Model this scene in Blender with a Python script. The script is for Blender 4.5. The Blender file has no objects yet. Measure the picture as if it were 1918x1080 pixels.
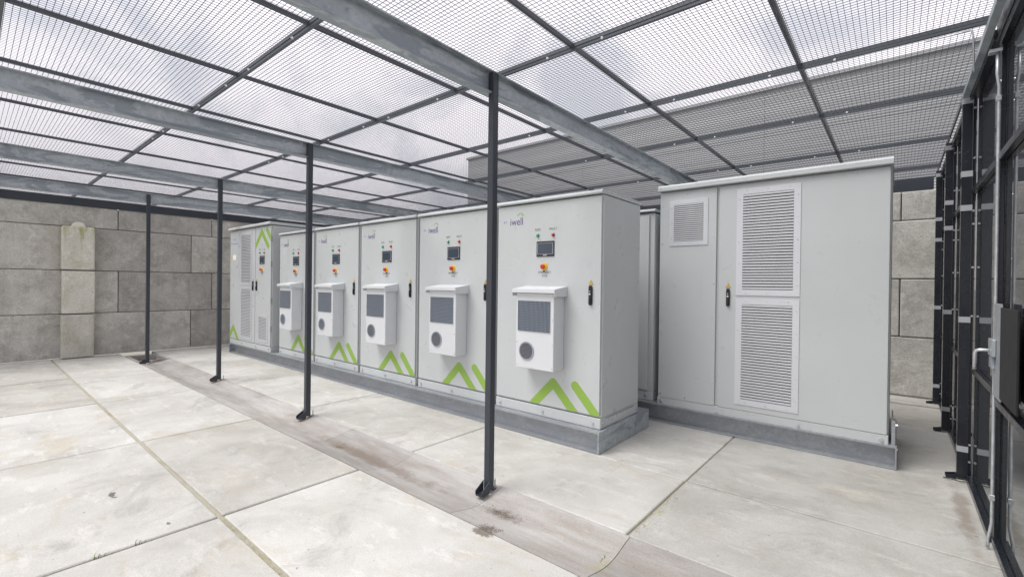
import bpy, bmesh, math, random
from mathutils import Vector, Matrix
random.seed(7)
R = math.radians
SC = bpy.context.scene
COL = SC.collection

# ------------------------------------------------------------------ camera
CAM_H = 1.45
YAW, PITCH, ROLL = R(39.85), R(0.28), R(-0.71)
fw0 = Vector((-math.sin(YAW), math.cos(YAW), 0)); rt0 = Vector((math.cos(YAW), math.sin(YAW), 0)); zz = Vector((0, 0, 1))
fw = fw0 * math.cos(PITCH) - zz * math.sin(PITCH); up0 = zz * math.cos(PITCH) + fw0 * math.sin(PITCH)
rt = rt0 * math.cos(ROLL) - up0 * math.sin(ROLL); up = up0 * math.cos(ROLL) + rt0 * math.sin(ROLL)
cd = bpy.data.cameras.new('camera'); cam = bpy.data.objects.new('camera', cd); COL.objects.link(cam)
cd.sensor_width = 36.0; cd.lens = 861.0 / 1918.0 * 36.0; cd.shift_y = -4.0 / 1918.0
cd.clip_start = 0.05; cd.clip_end = 3000
m = Matrix.Identity(4)
for i in range(3):
    m[i][0] = rt[i]; m[i][1] = up[i]; m[i][2] = -fw[i]
m[0][3], m[1][3], m[2][3] = 0, 0, CAM_H
cam.matrix_world = m
SC.camera = cam

# ------------------------------------------------------------------ sky, sun, exposure
SUN_EL, SUN_AZ = R(58), R(215)          # soft light from behind-left of the camera
w = bpy.data.worlds.new('World'); SC.world = w; w.use_nodes = True
nt = w.node_tree; nt.nodes.clear()
out = nt.nodes.new('ShaderNodeOutputWorld'); bg = nt.nodes.new('ShaderNodeBackground')
sky = nt.nodes.new('ShaderNodeTexSky'); sky.sky_type = 'NISHITA'; sky.sun_disc = False
sky.sun_elevation = SUN_EL; sky.sun_rotation = SUN_AZ
tc = nt.nodes.new('ShaderNodeTexCoord')
nz = nt.nodes.new('ShaderNodeTexNoise'); nz.inputs['Scale'].default_value = 4.2; nz.inputs['Detail'].default_value = 7
nz.inputs['Roughness'].default_value = 0.55; nz.inputs['Distortion'].default_value = 0.4
rp = nt.nodes.new('ShaderNodeValToRGB')
rp.color_ramp.elements[0].position = 0.37; rp.color_ramp.elements[0].color = (6.0, 6.0, 6.45, 1)
rp.color_ramp.elements[1].position = 0.53; rp.color_ramp.elements[1].color = (9.0, 8.5, 8.75, 1)
mx = nt.nodes.new('ShaderNodeMix'); mx.data_type = 'RGBA'; mx.inputs['Factor'].default_value = 0.88
nt.links.new(tc.outputs['Generated'], nz.inputs['Vector']); nt.links.new(nz.outputs['Fac'], rp.inputs['Fac'])
nt.links.new(sky.outputs['Color'], mx.inputs['A']); nt.links.new(rp.outputs['Color'], mx.inputs['B'])
nt.links.new(mx.outputs['Result'], bg.inputs['Color']); bg.inputs['Strength'].default_value = 0.080
nt.links.new(bg.outputs['Background'], out.inputs['Surface'])
sl = bpy.data.lights.new('sun', 'SUN'); sl.energy = 2.2; sl.angle = R(35); sl.color = (1, 0.975, 0.94)
so = bpy.data.objects.new('sun', sl); COL.objects.link(so)
sd = Vector((math.sin(SUN_AZ) * math.cos(SUN_EL), math.cos(SUN_AZ) * math.cos(SUN_EL), math.sin(SUN_EL)))
so.rotation_euler = sd.to_track_quat('Z', 'Y').to_euler(); so.location = (-4, -6, 12)
SC.view_settings.view_transform = 'Standard'; SC.view_settings.look = 'None'
SC.view_settings.exposure = 1.0; SC.view_settings.gamma = 1.0
SC.render.engine = 'CYCLES'
SC.cycles.max_bounces = 8; SC.cycles.diffuse_bounces = 4; SC.cycles.glossy_bounces = 4
try:
    SC.cycles.use_denoising = True
    SC.cycles.denoising_prefilter = 'ACCURATE'; SC.cycles.denoising_input_passes = 'RGB_ALBEDO_NORMAL'
except Exception:
    pass

# ------------------------------------------------------------------ materials
class NT:
    def __init__(s, name):
        s.m = bpy.data.materials.new(name); s.m.use_nodes = True; s.t = s.m.node_tree
        s.b = s.t.nodes['Principled BSDF']
        s.pos = None
    def n(s, t, **kw):
        x = s.t.nodes.new(t)
        for k, v in kw.items():
            if k in x.inputs: x.inputs[k].default_value = v
            else: setattr(x, k, v)
        return x
    def l(s, a, b): s.t.links.new(a, b)
    def P(s):
        if not s.pos: s.pos = s.n('ShaderNodeNewGeometry').outputs['Position']
        return s.pos
    def noise(s, scale, detail=4, rough=0.55, vec=None, stretch=None, dist=0.0):
        v = vec or s.P()
        if stretch:
            mp = s.n('ShaderNodeMapping'); mp.inputs['Scale'].default_value = stretch; s.l(v, mp.inputs['Vector']); v = mp.outputs['Vector']
        x = s.n('ShaderNodeTexNoise', Scale=scale, Detail=detail, Roughness=rough, Distortion=dist); s.l(v, x.inputs['Vector'])
        return x.outputs['Fac']
    def ramp(s, f, stops):
        r = s.n('ShaderNodeValToRGB'); e = r.color_ramp.elements
        while len(e) < len(stops): e.new(0.5)
        for i, (p, c) in enumerate(stops):
            e[i].position = p; e[i].color = (c, c, c, 1) if not hasattr(c, '__len__') else (*c, 1)
        s.l(f, r.inputs['Fac']); return r.outputs['Color']
    def mix(s, a, b, f, mode='MIX'):
        x = s.n('ShaderNodeMix', data_type='RGBA', blend_type=mode)
        for k, v in (('A', a), ('B', b), ('Factor', f)):
            i = x.inputs[k] if k != 'Factor' else x.inputs[0]
            if k in 'AB': i = [q for q in x.inputs if q.name == k and q.type == 'RGBA'][0]
            if hasattr(v, 'links') or isinstance(v, bpy.types.NodeSocket): s.l(v, i)
            else: i.default_value = (*v, 1) if hasattr(v, '__len__') else v
        return [q for q in x.outputs if q.type == 'RGBA'][0]
    def bump(s, h, strength=0.3, dist=0.01):
        b = s.n('ShaderNodeBump', Strength=strength, Distance=dist); s.l(h, b.inputs['Height']); s.l(b.outputs['Normal'], s.b.inputs['Normal'])
    def rnd(s): return s.n('ShaderNodeObjectInfo').outputs['Random']
    def set(s, **kw):
        for k, v in kw.items():
            k = k.replace('_', ' ')
            if isinstance(v, bpy.types.NodeSocket): s.l(v, s.b.inputs[k])
            elif k == 'Base Color': s.b.inputs[k].default_value = (*v, 1)
            else: s.b.inputs[k].default_value = v
        return s

def spot(t, c, col, xy, rx, ry, strength, nscale=6.0, hard=0.12, lo=0.5):
    """an irregular stain of its own shape round a place on the floor"""
    mp = t.n('ShaderNodeMapping'); mp.inputs['Location'].default_value = (-xy[0] / rx, -xy[1] / ry, 0); mp.inputs['Scale'].default_value = (1 / rx, 1 / ry, 0); t.l(t.P(), mp.inputs['Vector'])
    ln = t.n('ShaderNodeVectorMath', operation='LENGTH'); t.l(mp.outputs['Vector'], ln.inputs[0])
    a = t.n('ShaderNodeMath', operation='MULTIPLY_ADD'); a.inputs[1].default_value = -0.5; a.inputs[2].default_value = 0.5; t.l(ln.outputs['Value'], a.inputs[0])
    b = t.n('ShaderNodeMath', operation='ADD'); t.l(a.outputs[0], b.inputs[0]); t.l(t.noise(nscale, 7, 0.72), b.inputs[1])
    return t.mix(c, col, t.ramp(b.outputs[0], [(lo, 0.0), (lo + hard, strength)]))
M = {}
def simple(name, col, rough=0.5, metal=0.0, var=0.06, peel=0.0, **kw):
    t = NT(name)
    f = t.noise(3.0, 5); c = t.mix(tuple(x * (1 - var) for x in col), tuple(min(1, x * (1 + var)) for x in col), f)
    r = t.ramp(t.noise(9, 4), [(0.3, max(0, rough - 0.07)), (0.7, min(1, rough + 0.07))])
    t.set(Base_Color=c, Roughness=r, Metallic=metal, **kw)
    if peel: t.bump(t.noise(420, 2), peel, 0.0008)
    M[name] = t.m; return t

t = NT('cabinet_paint')
c = t.mix((0.462, 0.488, 0.494), (0.522, 0.548, 0.554), t.noise(1.3, 4))
c = t.mix(c, (0.36, 0.355, 0.325), t.ramp(t.noise(4.5, 9, 0.74, stretch=(1.8, 1.8, 0.22)), [(0.58, 0.0), (0.85, 0.28)]))
c = t.mix(c, (0.36, 0.35, 0.32), t.ramp(t.noise(38, 4, 0.65), [(0.74, 0.0), (0.80, 0.3)]))
t.set(Base_Color=c, Roughness=t.ramp(t.noise(5, 6, 0.65), [(0.3, 0.24), (0.7, 0.42)]))
b1 = t.n('ShaderNodeBump', Strength=0.12, Distance=0.02); t.l(t.noise(1.9, 2), b1.inputs['Height'])
b2 = t.n('ShaderNodeBump', Strength=0.12, Distance=0.001); t.l(t.noise(330, 2), b2.inputs['Height']); t.l(b1.outputs['Normal'], b2.inputs['Normal']); t.l(b2.outputs['Normal'], t.b.inputs['Normal']); M['paint'] = t.m
simple('white_paint', (0.62, 0.64, 0.66), 0.38, var=0.03, peel=0.08)
simple('vent_frame', (0.60, 0.62, 0.65), 0.35, metal=0.2, var=0.05)
simple('dark_steel', (0.032, 0.039, 0.05), 0.36, var=0.25)
simple('fence_steel', (0.012, 0.015, 0.021), 0.24, var=0.25)
simple('black_plastic', (0.010, 0.010, 0.011), 0.45)
simple('rubber', (0.008, 0.008, 0.009), 0.85)
simple('screen_bezel', (0.018, 0.019, 0.022), 0.3)
simple('screen_glass', (0.035, 0.05, 0.075), 0.12)
simple('cavity', (0.02, 0.021, 0.023), 0.8)
simple('vent_back', (0.15, 0.155, 0.165), 0.7)
simple('filter_blue', (0.085, 0.12, 0.17), 0.7)
simple('fan_dark', (0.04, 0.032, 0.028), 0.6)
simple('green_film', (0.255, 0.415, 0.065), 0.42, var=0.04)
simple('logo_purple', (0.09, 0.05, 0.20), 0.5)
simple('logo_blue', (0.12, 0.30, 0.55), 0.5)
simple('print_dark', (0.06, 0.06, 0.07), 0.6)
simple('print_grey', (0.34, 0.34, 0.38), 0.6)
simple('sticker_yellow', (0.80, 0.47, 0.02), 0.45)
simple('stop_yellow', (0.85, 0.50, 0.02), 0.4)
simple('stop_red', (0.48, 0.035, 0.02), 0.35)
simple('lamp_green', (0.02, 0.38, 0.14), 0.18)
simple('lamp_red', (0.50, 0.01, 0.015), 0.18)
simple('label_paper', (0.82, 0.82, 0.80), 0.6)
simple('bolt_zinc', (0.62, 0.63, 0.64), 0.3, metal=0.85)
simple('white_cap', (0.78, 0.80, 0.84), 0.4)
simple('tape_grey', (0.34, 0.36, 0.38), 0.42)
simple('mesh_wire', (0.075, 0.08, 0.10), 0.45)
simple('roof_steel', (0.062, 0.072, 0.088), 0.42, var=0.25)
simple('slat_grey', (0.47, 0.485, 0.505), 0.45)
simple('grid_grey', (0.30, 0.33, 0.37), 0.5)
simple('grass_blade', (0.09, 0.16, 0.03), 0.6, var=0.3)
simple('leaf_litter', (0.07, 0.05, 0.03), 0.9, var=0.4)
simple('moss', (0.40, 0.37, 0.20), 0.95, var=0.3)

# galvanised steel: spangle, matt patches, run marks
def galv(name, base, dark, metal=0.55, rough=0.48):
    t = NT(name)
    v = t.n('ShaderNodeTexVoronoi', Scale=42.0); t.l(t.P(), v.inputs['Vector'])
    sp = t.mix(tuple(x * 0.86 for x in base), tuple(x * 1.12 for x in base), v.outputs['Color'])
    pat = t.ramp(t.noise(1.7, 9, 0.70, dist=1.8, stretch=(1, 0.55, 2.2)), [(0.49, 0.0), (0.53, 1.0)])
    c = t.mix(sp, dark, pat)
    c = t.mix(c, tuple(min(1, x * 1.35) for x in base), t.ramp(t.noise(13, 5, 0.7), [(0.62, 0.0), (0.78, 0.5)]))
    t.set(Base_Color=c, Metallic=metal, Roughness=t.ramp(t.noise(7, 4), [(0.3, rough - 0.1), (0.7, rough + 0.14)]))
    t.bump(t.noise(120, 3), 0.1, 0.001); M[name] = t.m
galv('galvanised', (0.42, 0.46, 0.49), (0.28, 0.315, 0.35), 0.35)
galv('galvanised_base', (0.34, 0.36, 0.38), (0.31, 0.33, 0.355), 0.4)
galv('galvanised_bright', (0.55, 0.58, 0.60), (0.48, 0.51, 0.53), 0.7, 0.36)

# concrete slab
def slab_mat(name, k, warm):
    t = NT(name)
    c = t.mix((0.52 * k, 0.51 * k, 0.475 * k), (0.67 * k, 0.665 * k, 0.64 * k), t.ramp(t.noise(1.3, 7, 0.66, dist=0.4), [(0.36, 0.0), (0.62, 1.0)]))
    c = t.mix(c, (0.52 * k, 0.44 * k, 0.31 * k), t.ramp(t.noise(2.1, 7, 0.70, stretch=(0.8, 1.6, 1), dist=0.7), [(0.53, 0.0), (0.68, warm)]))
    c = t.mix(c, (0.36 * k, 0.355 * k, 0.335 * k), t.ramp(t.noise(1.7, 9, 0.74, dist=0.9), [(0.54, 0.0), (0.66, 0.55)]))
    c = t.mix(c, (0.78 * k, 0.775 * k, 0.75 * k), t.ramp(t.noise(5.5, 8, 0.75, stretch=(0.55, 1.4, 1)), [(0.54, 0.0), (0.64, 0.55)]))
    c = t.mix(c, (0.27, 0.26, 0.235), t.ramp(t.noise(8.0, 6, 0.72, stretch=(1.0, 0.28, 1), dist=0.5), [(0.66, 0.0), (0.74, 0.5)]))
    c = t.mix(c, (0.20, 0.17, 0.12), t.ramp(t.noise(17, 4, 0.6), [(0.69, 0.0), (0.73, 0.75)]))
    c = spot(t, c, (0.09, 0.09, 0.095), (-4.02, 0.66), 0.16, 0.05, 0.85, 16, 0.05, 0.80)
    c = spot(t, c, (0.10, 0.10, 0.10), (-3.32, 0.80), 0.05, 0.02, 0.8, 20, 0.05, 0.75)
    c = spot(t, c, (0.46, 0.38, 0.22), (-5.6, 0.55), 0.60, 0.25, 0.35, 4, 0.4, 0.60)
    c = spot(t, c, (0.25, 0.24, 0.23), (-0.55, 4.15), 0.45, 0.26, 0.5, 4, 0.35, 0.64)
    c = spot(t, c, (0.56, 0.52, 0.45), (-0.20, 4.05), 0.34, 0.28, 0.55, 6, 0.35, 0.66)
    c = spot(t, c, (0.20, 0.16, 0.12), (0.36, 4.2), 0.07, 0.9, 0.6, 6, 0.25, 0.60)
    c = spot(t, c, (0.14, 0.115, 0.085), (-1.84, 1.96), 0.10, 0.06, 0.85, 16, 0.12, 0.62)
    c = spot(t, c, (0.44, 0.42, 0.27), (-1.15, 2.88), 0.05, 0.05, 0.7, 18, 0.15, 0.62)
    c = t.mix(c, t.ramp(t.rnd(), [(0, (0.80, 0.79, 0.765)), (1, (1.0, 1.0, 1.0))]), 1.0, 'MULTIPLY')
    fine = t.noise(120, 4, 0.75)
    c = t.mix(c, t.ramp(fine, [(0.25, 0.80), (0.75, 1.14)]), 1.0, 'MULTIPLY')
    t.set(Base_Color=c, Roughness=t.ramp(t.noise(6, 4), [(0.3, 0.58), (0.7, 0.86)])); t.bump(t.mix(fine, t.noise(11, 6, 0.7), 0.5), 0.4, 0.005); M[name] = t.m
slab_mat('slab', 0.90, 0.40)
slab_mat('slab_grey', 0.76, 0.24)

t = NT('gutter_concrete')
c = t.mix((0.33, 0.31, 0.29), (0.46, 0.45, 0.435), t.ramp(t.noise(1.9, 7, 0.68, stretch=(0.5, 2.4, 1)), [(0.38, 0.0), (0.62, 1.0)]))
c = t.mix(c, (0.30, 0.255, 0.215), t.ramp(t.noise(2.6, 8, 0.72, stretch=(0.4, 2.2, 1)), [(0.48, 0.0), (0.66, 0.65)]))
c = t.mix(c, (0.53, 0.51, 0.48), t.ramp(t.noise(4.2, 7, 0.72, stretch=(0.5, 1.6, 1)), [(0.58, 0.0), (0.70, 0.6)]))
c = t.mix(c, (0.14, 0.115, 0.09), t.ramp(t.noise(28, 4, 0.7), [(0.64, 0.0), (0.74, 0.75)]))
c = spot(t, c, (0.12, 0.095, 0.075), (-1.95, 2.26), 0.22, 0.08, 0.8, 18, 0.30, 0.60)
c = spot(t, c, (0.13, 0.10, 0.075), (-1.85, 2.02), 0.12, 0.08, 0.8, 18, 0.30, 0.60)
c = spot(t, c, (0.19, 0.145, 0.11), (-3.4, 2.22), 1.2, 0.10, 0.6, 5, 0.22, 0.58)
c = spot(t, c, (0.38, 0.36, 0.24), (-1.18, 2.18), 0.07, 0.16, 0.6, 14, 0.2, 0.62)
c = spot(t, c, (0.20, 0.15, 0.085), (-3.85, 2.2), 0.06, 0.03, 0.9, 16, 0.1, 0.58)
fine = t.noise(170, 3, 0.75)
c = t.mix(c, t.ramp(fine, [(0.25, 0.76), (0.75, 1.18)]), 1.0, 'MULTIPLY')
c = t.mix(c, t.ramp(t.rnd(), [(0, 0.84), (1, 1.06)]), 1.0, 'MULTIPLY')
t.set(Base_Color=c, Roughness=0.85); t.bump(fine, 0.5, 0.004); M['gutter'] = t.m

t = NT('joint_sand')
c = t.mix((0.33, 0.31, 0.25), (0.46, 0.44, 0.36), t.noise(9, 5)); c = t.mix(c, (0.29, 0.285, 0.17), t.ramp(t.noise(5.2, 5), [(0.50, 0.0), (0.64, 0.6)]))
t.set(Base_Color=c, Roughness=0.95); t.bump(t.noise(140, 3), 0.7, 0.006); M['sand'] = t.m

t = NT('ground_gravel')
c = t.mix((0.16, 0.15, 0.13), (0.28, 0.27, 0.24), t.noise(6, 6)); t.set(Base_Color=c, Roughness=0.95); t.bump(t.noise(40, 4), 0.6, 0.02); M['ground'] = t.m

def block_mat(name, c0, c1, cs):
    t = NT(name)
    tx = t.n('ShaderNodeTexCoord').outputs['Object']
    off = t.n('ShaderNodeVectorMath', operation='ADD'); sc_ = t.n('ShaderNodeMath', operation='MULTIPLY'); sc_.inputs[1].default_value = 37.0
    t.l(t.rnd(), sc_.inputs[0]); cb = t.n('ShaderNodeCombineXYZ'); t.l(sc_.outputs[0], cb.inputs[0]); t.l(sc_.outputs[0], cb.inputs[2])
    t.l(t.P(), off.inputs[0]); t.l(cb.outputs[0], off.inputs[1]); v = off.outputs[0]
    c = t.mix(c0, c1, t.ramp(t.noise(1.6, 8, 0.68, vec=v), [(0.34, 0.0), (0.66, 1.0)]))
    c = t.mix(c, cs, t.ramp(t.noise(3.0, 10, 0.78, vec=v, dist=0.2), [(0.47, 0.0), (0.64, 0.75)]))
    c = t.mix(c, tuple(min(1, x * 1.28) for x in c1), t.ramp(t.noise(4.2, 10, 0.80, vec=v), [(0.53, 0.0), (0.66, 0.6)]))
    c = t.mix(c, cs, t.ramp(t.noise(2.0, 8, 0.7, vec=v, stretch=(2.5, 2.5, 0.35)), [(0.56, 0.0), (0.72, 0.5)]))
    c = t.mix(c, (0.10, 0.095, 0.085), t.ramp(t.noise(20, 4, 0.65, vec=v), [(0.68, 0.0), (0.74, 0.75)]))
    c = t.mix(c, t.ramp(t.noise(48, 5, 0.8, vec=v), [(0.3, 0.74), (0.7, 1.2)]), 1.0, 'MULTIPLY')
    c = t.mix(c, t.ramp(t.rnd(), [(0, (0.84, 0.835, 0.825)), (0.5, (1.0, 0.995, 0.985)), (1, (1.13, 1.125, 1.10))]), 1.0, 'MULTIPLY')
    h = t.noise(55, 5, 0.7, vec=v)
    t.set(Base_Color=c, Roughness=0.9); t.bump(t.mix(h, t.noise(9, 6, vec=v), 0.5), 0.6, 0.02); M[name] = t.m
block_mat('block', (0.40, 0.39, 0.368), (0.55, 0.54, 0.51), (0.285, 0.272, 0.252))
block_mat('pillar_concrete', (0.50, 0.49, 0.445), (0.62, 0.61, 0.555), (0.42, 0.41, 0.32))
t = M['pillar_concrete'].copy(); t.name = 'pillar_top'; M['pillar_top'] = t
_n = t.node_tree; _b = _n.nodes['Principled BSDF']; _src = _b.inputs['Base Color'].links[0].from_socket
_g = _n.nodes.new('ShaderNodeNewGeometry'); _nz = _n.nodes.new('ShaderNodeTexNoise'); _nz.inputs['Scale'].default_value = 7; _nz.inputs['Detail'].default_value = 6
_mp = _n.nodes.new('ShaderNodeMapping'); _mp.inputs['Scale'].default_value = (1, 2.2, 0.35); _n.links.new(_g.outputs['Position'], _mp.inputs['Vector']); _n.links.new(_mp.outputs['Vector'], _nz.inputs['Vector'])
_sx = _n.nodes.new('ShaderNodeSeparateXYZ'); _n.links.new(_g.outputs['Position'], _sx.inputs[0])
_mr = _n.nodes.new('ShaderNodeMapRange'); _mr.inputs[1].default_value = 1.75; _mr.inputs[2].default_value = 2.42; _mr.inputs[3].default_value = -0.22; _mr.inputs[4].default_value = 0.16; _n.links.new(_sx.outputs['Z'], _mr.inputs[0])
_ad = _n.nodes.new('ShaderNodeMath'); _ad.operation = 'ADD'; _n.links.new(_nz.outputs['Fac'], _ad.inputs[0]); _n.links.new(_mr.outputs[0], _ad.inputs[1])
_rp = _n.nodes.new('ShaderNodeValToRGB'); _rp.color_ramp.elements[0].position = 0.5; _rp.color_ramp.elements[1].position = 0.72; _rp.color_ramp.elements[1].color = (.75, .75, .75, 1); _n.links.new(_ad.outputs[0], _rp.inputs['Fac'])
_mx = _n.nodes.new('ShaderNodeMix'); _mx.data_type = 'RGBA'; _n.links.new(_rp.outputs['Color'], _mx.inputs[0]); _n.links.new(_src, _mx.inputs[6]); _mx.inputs[7].default_value = (0.33, 0.33, 0.10, 1); _n.links.new(_mx.outputs[2], _b.inputs['Base Color'])
simple('stud_concrete', (0.72, 0.70, 0.62), 0.9, var=0.15)
simple('algae_edge', (0.26, 0.27, 0.08), 0.95, var=0.35)

t = NT('cladding')
c = t.mix((0.235, 0.245, 0.25), (0.285, 0.295, 0.30), t.noise(0.35, 5)); t.set(Base_Color=c, Roughness=0.55); M['cladding'] = t.m

# glossy clear-dark plastic sheet: strong mirror at a grazing look
t = NT('plastic_sheet')
t.t.nodes.remove(t.b); o_ = t.t.nodes['Material Output']
df = t.n('ShaderNodeBsdfDiffuse', Color=(0.05, 0.055, 0.06, 1)); gl = t.n('ShaderNodeBsdfGlossy', Color=(0.86, 0.87, 0.88, 1), Roughness=0.012)
fr = t.n('ShaderNodeFresnel', IOR=3.2); ms = t.n('ShaderNodeMixShader')
bp = t.n('ShaderNodeBump', Strength=0.10, Distance=0.02); t.l(t.noise(1.3, 2), bp.inputs['Height'])
t.l(bp.outputs['Normal'], gl.inputs['Normal'])
t.l(fr.outputs[0], ms.inputs[0]); t.l(df.outputs[0], ms.inputs[1]); t.l(gl.outputs[0], ms.inputs[2]); t.l(ms.outputs[0], o_.inputs['Surface']); M['sheet'] = t.m

# ------------------------------------------------------------------ mesh helpers
def bm_box(bm, lo, hi, bevel=0.0, seg=1):
    x0, y0, z0 = lo; x1, y1, z1 = hi
    vs = [bm.verts.new(p) for p in ((x0,y0,z0),(x1,y0,z0),(x1,y1,z0),(x0,y1,z0),(x0,y0,z1),(x1,y0,z1),(x1,y1,z1),(x0,y1,z1))]
    fs = [bm.faces.new([vs[i] for i in f]) for f in ((3,2,1,0),(4,5,6,7),(0,1,5,4),(1,2,6,5),(2,3,7,6),(3,0,4,7))]
    if bevel:
        es = list({e for f in fs for e in f.edges})
        bmesh.ops.bevel(bm, geom=es, offset=bevel, segments=seg, affect='EDGES', profile=0.5)
def bm_prism(bm, pts, axis, a, b):
    """extrude a polygon (2-D) along axis from a to b"""
    def P(u, v, s):
        return {'x': (s, u, v), 'y': (u, s, v), 'z': (u, v, s)}[axis]
    A = [bm.verts.new(P(u, v, a)) for u, v in pts]; B = [bm.verts.new(P(u, v, b)) for u, v in pts]
    n = len(pts); bm.faces.new(A); bm.faces.new(B[::-1])
    for i in range(n): bm.faces.new((A[i], B[i], B[(i + 1) % n], A[(i + 1) % n]))
    bmesh.ops.recalc_face_normals(bm, faces=bm.faces[:])
def bm_cyl(bm, c, axis, r, h, n=16, r2=None):
    r2 = r if r2 is None else r2
    ring = lambda rr, s: [(math.cos(2*math.pi*i/n)*rr, math.sin(2*math.pi*i/n)*rr, s) for i in range(n)]
    def W(p):
        u, v, s = p
        return {'z': (c[0]+u, c[1]+v, c[2]+s), 'y': (c[0]+u, c[1]+s, c[2]+v), 'x': (c[0]+s, c[1]+u, c[2]+v)}[axis]
    A = [bm.verts.new(W(p)) for p in ring(r, 0)]; B = [bm.verts.new(W(p)) for p in ring(r2, h)]
    bm.faces.new(A); bm.faces.new(B)
    for i in range(n): bm.faces.new((A[i], A[(i+1)%n], B[(i+1)%n], B[i]))
    bmesh.ops.recalc_face_normals(bm, faces=bm.faces[:])
def bm_tube(bm, path, r, n=8):
    path = [Vector(p) for p in path]; rings = []
    for i, p in enumerate(path):
        d = (path[min(i+1, len(path)-1)] - path[max(i-1, 0)]).normalized()
        a = d.orthogonal().normalized() if i == 0 else (a - d * a.dot(d)).normalized()
        b = d.cross(a)
        rings.append([bm.verts.new(p + a*math.cos(2*math.pi*k/n)*r + b*math.sin(2*math.pi*k/n)*r) for k in range(n)])
    for i in range(len(rings)-1):
        for k in range(n): bm.faces.new((rings[i][k], rings[i][(k+1)%n], rings[i+1][(k+1)%n], rings[i+1][k]))
    bm.faces.new(rings[0][::-1]); bm.faces.new(rings[-1])
def mesh_of(bm, name, mat, smooth=False):
    me = bpy.data.meshes.new(name); bm.to_mesh(me); bm.free(); me.materials.append(M[mat])
    if smooth:
        for p in me.polygons: p.use_smooth = True
    return me
def link(name, me, parent=None, loc=None, rot=None):
    o = bpy.data.objects.new(name, me); COL.objects.link(o)
    if parent: o.parent = parent
    if loc: o.location = loc
    if rot: o.rotation_euler = rot
    return o
def box(name, lo, hi, mat, parent=None, bevel=0.0, seg=1):
    bm = bmesh.new(); bm_box(bm, lo, hi, bevel, seg); return link(name, mesh_of(bm, name, mat), parent)
def prism(name, pts, axis, a, b, mat, parent=None):
    bm = bmesh.new(); bm_prism(bm, pts, axis, a, b); return link(name, mesh_of(bm, name, mat), parent)
def cyl(name, c, axis, r, h, mat, parent=None, n=16, r2=None, smooth=False):
    bm = bmesh.new(); bm_cyl(bm, c, axis, r, h, n, r2); return link(name, mesh_of(bm, name, mat, smooth), parent)
def tube(name, path, r, mat, parent=None, n=8):
    bm = bmesh.new(); bm_tube(bm, path, r, n); return link(name, mesh_of(bm, name, mat, True), parent)
def tag(o, label, cat, group=None, kind=None):
    if label: o['label'] = label
    if cat: o['category'] = cat
    if group: o['group'] = group
    if kind: o['kind'] = kind
    return o
def empty(name, loc, label, cat, group=None):
    o = bpy.data.objects.new(name, None); COL.objects.link(o); o.location = loc; o.empty_display_size = 0.1
    return tag(o, label, cat, group)
def text(name, body, mat, parent, x, z, y, size, bold=0.0, sx=1.0, align='LEFT'):
    """flat printed lettering on a plane facing -Y"""
    cu = bpy.data.curves.new(name, 'FONT'); cu.body = body; cu.size = size; cu.align_x = align; cu.offset = bold; cu.resolution_u = 3
    tmp = bpy.data.objects.new('tmp', cu); COL.objects.link(tmp)
    me = bpy.data.meshes.new_from_object(tmp.evaluated_get(bpy.context.evaluated_depsgraph_get()))
    bpy.data.objects.remove(tmp); bpy.data.curves.remove(cu)
    me.transform(Matrix.Scale(sx, 4, (1, 0, 0))); me.transform(Matrix.Rotation(R(90), 4, 'X'))
    me.materials.clear(); me.materials.append(M[mat]); me.name = name
    return link(name, me, parent, (x, y, z))
def clip_poly(pts, xmin, xmax, zmin, zmax):
    def cut(P, f, g):
        o = []
        for i in range(len(P)):
            a, b = P[i], P[(i+1) % len(P)]
            if f(a): o.append(a)
            if f(a) != f(b): o.append(g(a, b))
        return o
    lx = lambda v: (lambda a, b: (v, a[1] + (b[1]-a[1]) * (v-a[0]) / (b[0]-a[0])))
    lz = lambda v: (lambda a, b: (a[0] + (b[0]-a[0]) * (v-a[1]) / (b[1]-a[1]), v))
    pts = cut(pts, lambda p: p[0] >= xmin, lx(xmin)); pts = cut(pts, lambda p: p[0] <= xmax, lx(xmax))
    pts = cut(pts, lambda p: p[1] >= zmin, lz(zmin)); pts = cut(pts, lambda p: p[1] <= zmax, lz(zmax))
    return pts
def stroke(a, b, wdt, round_a=False):
    a, b = Vector(a), Vector(b); d = (b - a).normalized(); n = Vector((-d.y, d.x)) * wdt / 2
    if round_a:
        cap = []
        for k in range(9):
            an = math.pi * k / 8; cap.append(tuple(a + n * math.cos(an) - d * math.sin(an) * wdt / 2))
        return cap + [tuple(b - n), tuple(b + n)]
    return [tuple(a + n), tuple(a - n), tuple(b - n), tuple(b + n)]
def chevron_poly(ax, az, left, right, wdt):
    """an upside-down V with a rounded apex as one outline"""
    A = Vector((ax, az)); L = Vector(left); Rr = Vector(right)
    dl = (L - A).normalized(); dr = (Rr - A).normalized(); h = wdt / 2
    nl = Vector((dl.y, -dl.x)); nr = Vector((-dr.y, dr.x))
    if nl.y < 0: nl = -nl
    if nr.y < 0: nr = -nr
    pts = [tuple(L + nl * h)]
    a0 = math.atan2(nl.y, nl.x); a1 = math.atan2(nr.y, nr.x)
    for k in range(7):
        an = a0 + (a1 - a0) * k / 6; pts.append((A.x + math.cos(an) * h, A.y + math.sin(an) * h))
    pts += [tuple(Rr + nr * h), tuple(Rr - nr * h)]
    # inner corner
    p, q = L - nl * h, Rr - nr * h; den = dl.x * dr.y - dl.y * dr.x
    tt = ((q.x - p.x) * dr.y - (q.y - p.y) * dr.x) / den; pts.append(tuple(p + dl * tt)); pts.append(tuple(p))
    return pts
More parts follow.
